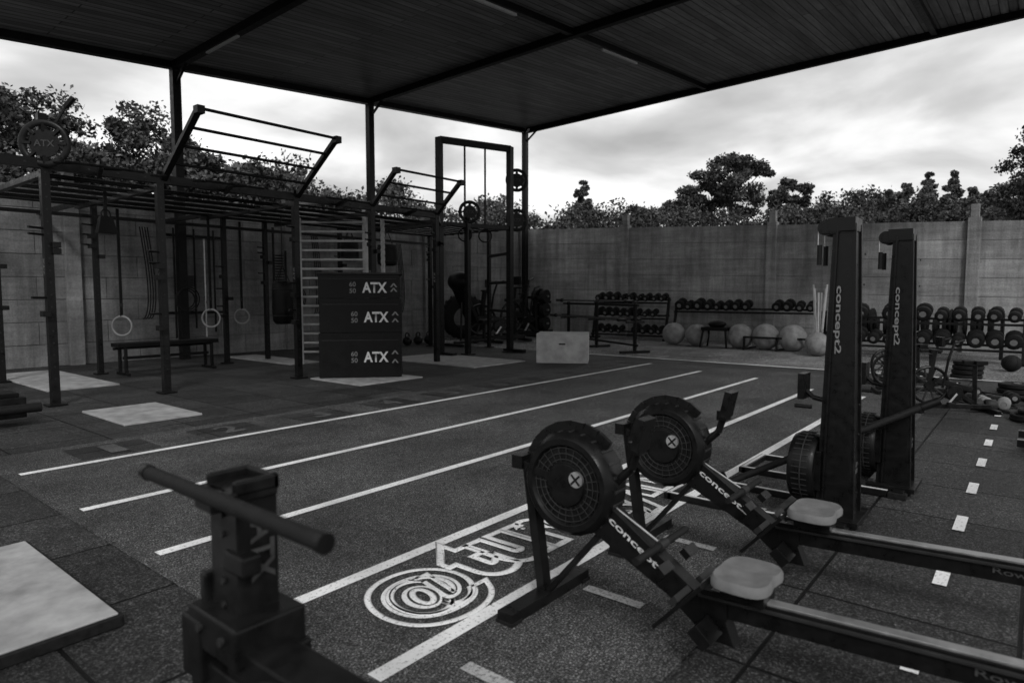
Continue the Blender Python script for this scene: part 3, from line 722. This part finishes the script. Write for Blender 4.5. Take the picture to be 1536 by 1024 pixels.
def tree(name,x,y,H,cw,cbot,kind='round',leaf=.2,lobes=9,per=170,mat=FOL):
    b=B();lean=random.uniform(-.3,.3) if kind!='cone' else 0
    b.cyl((x,y,0),(x+lean,y,cbot),.26*H/8,BARK,10,.17*H/8);b.cyl((x+lean,y,cbot),(x+lean*1.3,y+.1,H*.84),.15*H/8,BARK,8,.02)
    C=[]
    for i in range(lobes):
        a=i*2.4+random.uniform(-.4,.4);t=(i+.5)/lobes
        if kind=='cone': z=cbot+(H-cbot)*t;rr=cw/2*(1-t)*.55;lr=cw*.42*(1.12-t)
        elif kind=='umbrella': z=cbot+(H-cbot)*(.12+.75*t);rr=cw/2*(1-.8*t**2)*random.uniform(.45,.9);lr=cw*.18*random.uniform(.75,1.2)
        else: z=cbot+(H-cbot)*(.08+.8*t);rr=cw/2*math.sqrt(max(.1,1-(2*t-.8)**2/1.5))*random.uniform(.3,.75);lr=cw*.23*random.uniform(.7,1.2)
        if i==lobes-1: rr*=.3
        lc=(x+lean+rr*math.cos(a),y+rr*math.sin(a),z)
        b.cyl((x+lean,y,max(cbot*.85,z-rr*.8-.3)),lc,.05*H/8,BARK,6,.012)
        for k in range(7):
            d=rng.normal(size=3);d/=np.linalg.norm(d);f=lr*random.uniform(.3,1.0)
            c=(lc[0]+d[0]*f,lc[1]+d[1]*f,min(lc[2]+d[2]*f*(.45 if kind=='umbrella' else .7),H-.1))
            b.cyl(lc,c,.015,BARK,5,.005)
            C.append(cl(c,lr*random.uniform(.3,.55),per,.6 if kind=='umbrella' else .8))
    o=b.done(name);leafmesh('foliage',np.concatenate(C),leaf,mat,o,tuple(o.location));return o
def at(u,a):
    bb=u*a; return .777*a+.629*bb,.629*a-.777*bb
def tr(name,u,a,H,cw,cbot,**k): x,y=at(u,a);return tree(name,x,y,H,cw,cbot,**k)
tr('oak_tree',-.75,18,7.2,4.4,3.0,lobes=15,mat=FOLD,leaf=.13,per=210);tr('oak_tree',-.57,19.5,6.9,3.8,2.5,lobes=15,leaf=.13,mat=FOLD,per=210);tr('oak_tree',-.66,23,6.6,4,2.5,lobes=12,leaf=.16,mat=FOLD)
tr('oak_tree',-.50,20,6.3,3.2,2.0,leaf=.14,lobes=12,per=190);tr('oak_tree',-.42,21,5.9,3.4,2.0,leaf=.14,lobes=12);tr('oak_tree',-.34,22,5.6,3,2.0,leaf=.15,lobes=11)
tr('pine_tree',.335,35,8.9,5.6,5.6,kind='umbrella',mat=FOLD,lobes=15,per=170,leaf=.16);tr('pine_tree',.425,35,7.8,3.6,4.2,kind='umbrella',lobes=12,mat=FOLD,leaf=.16)
tr('pine_tree',.27,37,7.6,4.2,4.6,kind='umbrella',lobes=10,mat=FOLD,leaf=.16)
tr('cypress_tree',.108,34,7.3,2.4,3.5,kind='cone',lobes=12,per=140,leaf=.16)
for u,h,c in ((.598,7.3,3.0),(.630,7.9,2.8),(.668,8.0,2.8),(.70,7.1,3.2),(.57,7.0,3.0)): tr('poplar_tree',u,35,h,c,3.4,kind='cone',lobes=12,per=140,leaf=.16)
tr('oak_tree',.53,40,7.7,6.2,3,lobes=18,mat=FOLD);tr('oak_tree',.84,26,8.6,5.0,2.6,lobes=24,mat=FOLD,leaf=.15,per=210);tr('oak_tree',.20,40,7.0,4,3,lobes=12);tr('oak_tree',.76,38,7.8,6,3,lobes=18,mat=FOLD)
def row(name,pts,n,mat,leaf,rad,per=300):
    C=[];ph=random.random()*9
    for i in range(n):
        t=random.random()*(len(pts)-1);k=int(t);f=t-k;p=pts[k];q=pts[k+1]
        u=p[0]+(q[0]-p[0])*f;a=(p[1]+(q[1]-p[1])*f)*random.uniform(.96,1.08);H=p[2]+(q[2]-p[2])*f
        H+=.28*math.sin(u*37+ph)+.2*math.sin(u*83+2*ph)+random.uniform(-.25,.2)
        x,y=at(u,a);r=rad*random.uniform(.35,1.2);z=random.uniform(2.6,H)-r*.5
        if random.random()<.4: z=H-r*.6
        C.append(cl((x,y,z),r,int(per*(.35+r/rad*.65)),.8))
    return leafmesh(name,np.concatenate(C),leaf,mat)
row('tree_line',[(-.95,16,5.2),(-.6,18,5.2),(-.43,18.7,5.2),(-.33,20.4,5.0),(-.23,22.2,4.8),(-.12,25,4.9),(0,28,5.2)],240,FOL,.13,.7,230)
row('tree_line',[(-.05,29,5.2),(.06,31,5.2),(.14,32,5.6),(.25,33,5.8),(.36,33,5.4),(.46,33,5.7),(.56,33,5.9),(.68,33,6.1),(.85,30,6.1),(1.0,30,6.1)],330,FOLD,.16,.9,230)
b=B();x,y=at(-.70,16.5);b.beam((x,y,0),(x,y,5.3),.08,.08,STEEL);b.beam((x,y,5.3),(x+.35,y-.3,6.1),.05,.05,STEEL)
b.beam((x+.33,y-.28,6.05),(x+.48,y-.42,6.3),.14,.09,STEEL);b.done('street_lamp',.01)
# ------------------------------------------------------------------ world, sun, camera
w=bpy.data.worlds.new('World');S.world=w;w.use_nodes=True;t=w.node_tree;bg=t.nodes['Background']
sd=V((-.8,-.9,1.0)).normalized();el=math.asin(sd.z);az=math.atan2(sd.x,sd.y)
sky=N(t,'ShaderNodeTexSky',sky_type='NISHITA');sky.sun_disc=False;sky.sun_elevation=el;sky.sun_rotation=az
bw=N(t,'ShaderNodeRGBToBW');t.links.new(sky.outputs[0],bw.inputs[0])
tc=N(t,'ShaderNodeTexCoord');sp=N(t,'ShaderNodeSeparateXYZ');t.links.new(tc.outputs['Generated'],sp.inputs[0])
def M_(op,a,b_=None):
    n=N(t,'ShaderNodeMath',operation=op)
    for i,x in enumerate((a,b_)):
        if x is None: continue
        if isinstance(x,(int,float)): n.inputs[i].default_value=x
        else: t.links.new(x,n.inputs[i])
    return n.outputs[0]
zc=M_('ADD',M_('MAXIMUM',sp.outputs[2],0.0),.17)
cb=N(t,'ShaderNodeCombineXYZ');t.links.new(M_('DIVIDE',sp.outputs[0],zc),cb.inputs[0]);t.links.new(M_('DIVIDE',sp.outputs[1],zc),cb.inputs[1])
n1=N(t,'ShaderNodeTexNoise',Scale=1.3,Detail=7,Roughness=.47,Distortion=.25);t.links.new(cb.outputs[0],n1.inputs['Vector'])
n2=N(t,'ShaderNodeTexNoise',Scale=.4,Detail=4,Roughness=.5);t.links.new(cb.outputs[0],n2.inputs['Vector'])
cloud=ramp(t,M_('ADD',M_('MULTIPLY',n1.outputs[0],.68),M_('MULTIPLY',n2.outputs[0],.32)),[(.38,.38),(.47,.56),(.54,.80),(.63,1.0)])
cv=M_('MULTIPLY',cloud,8.4)
mx=mix(t,'MIX',bw.outputs[0],cv,.92);t.links.new(mx,bg.inputs[0]);bg.inputs[1].default_value=.15
sl=bpy.data.lights.new('sun','SUN');sl.energy=1.5;sl.angle=math.radians(12);so=bpy.data.objects.new('sun',sl);COL.objects.link(so)
so.rotation_euler=(-sd).to_track_quat('-Z','Y').to_euler();so.location=(0,0,20)
cd=bpy.data.cameras.new('camera');cam=bpy.data.objects.new('camera',cd);COL.objects.link(cam);S.camera=cam
cd.lens=22.875;cd.sensor_width=36;cd.clip_end=2000;cd.clip_start=.05
cam.location=(0,0,1.4);th=math.atan(70/976)
f=V((.777,.629,0)).normalized();f=V((f.x*math.cos(th),f.y*math.cos(th),-math.sin(th)))
cam.rotation_euler=f.to_track_quat('-Z','Y').to_euler()
cd.dof.use_dof=True;cd.dof.focus_distance=6.0;cd.dof.aperture_fstop=2.2
S.view_settings.view_transform='Standard'
try: S.view_settings.look='None'
except Exception: pass
S.view_settings.exposure=0
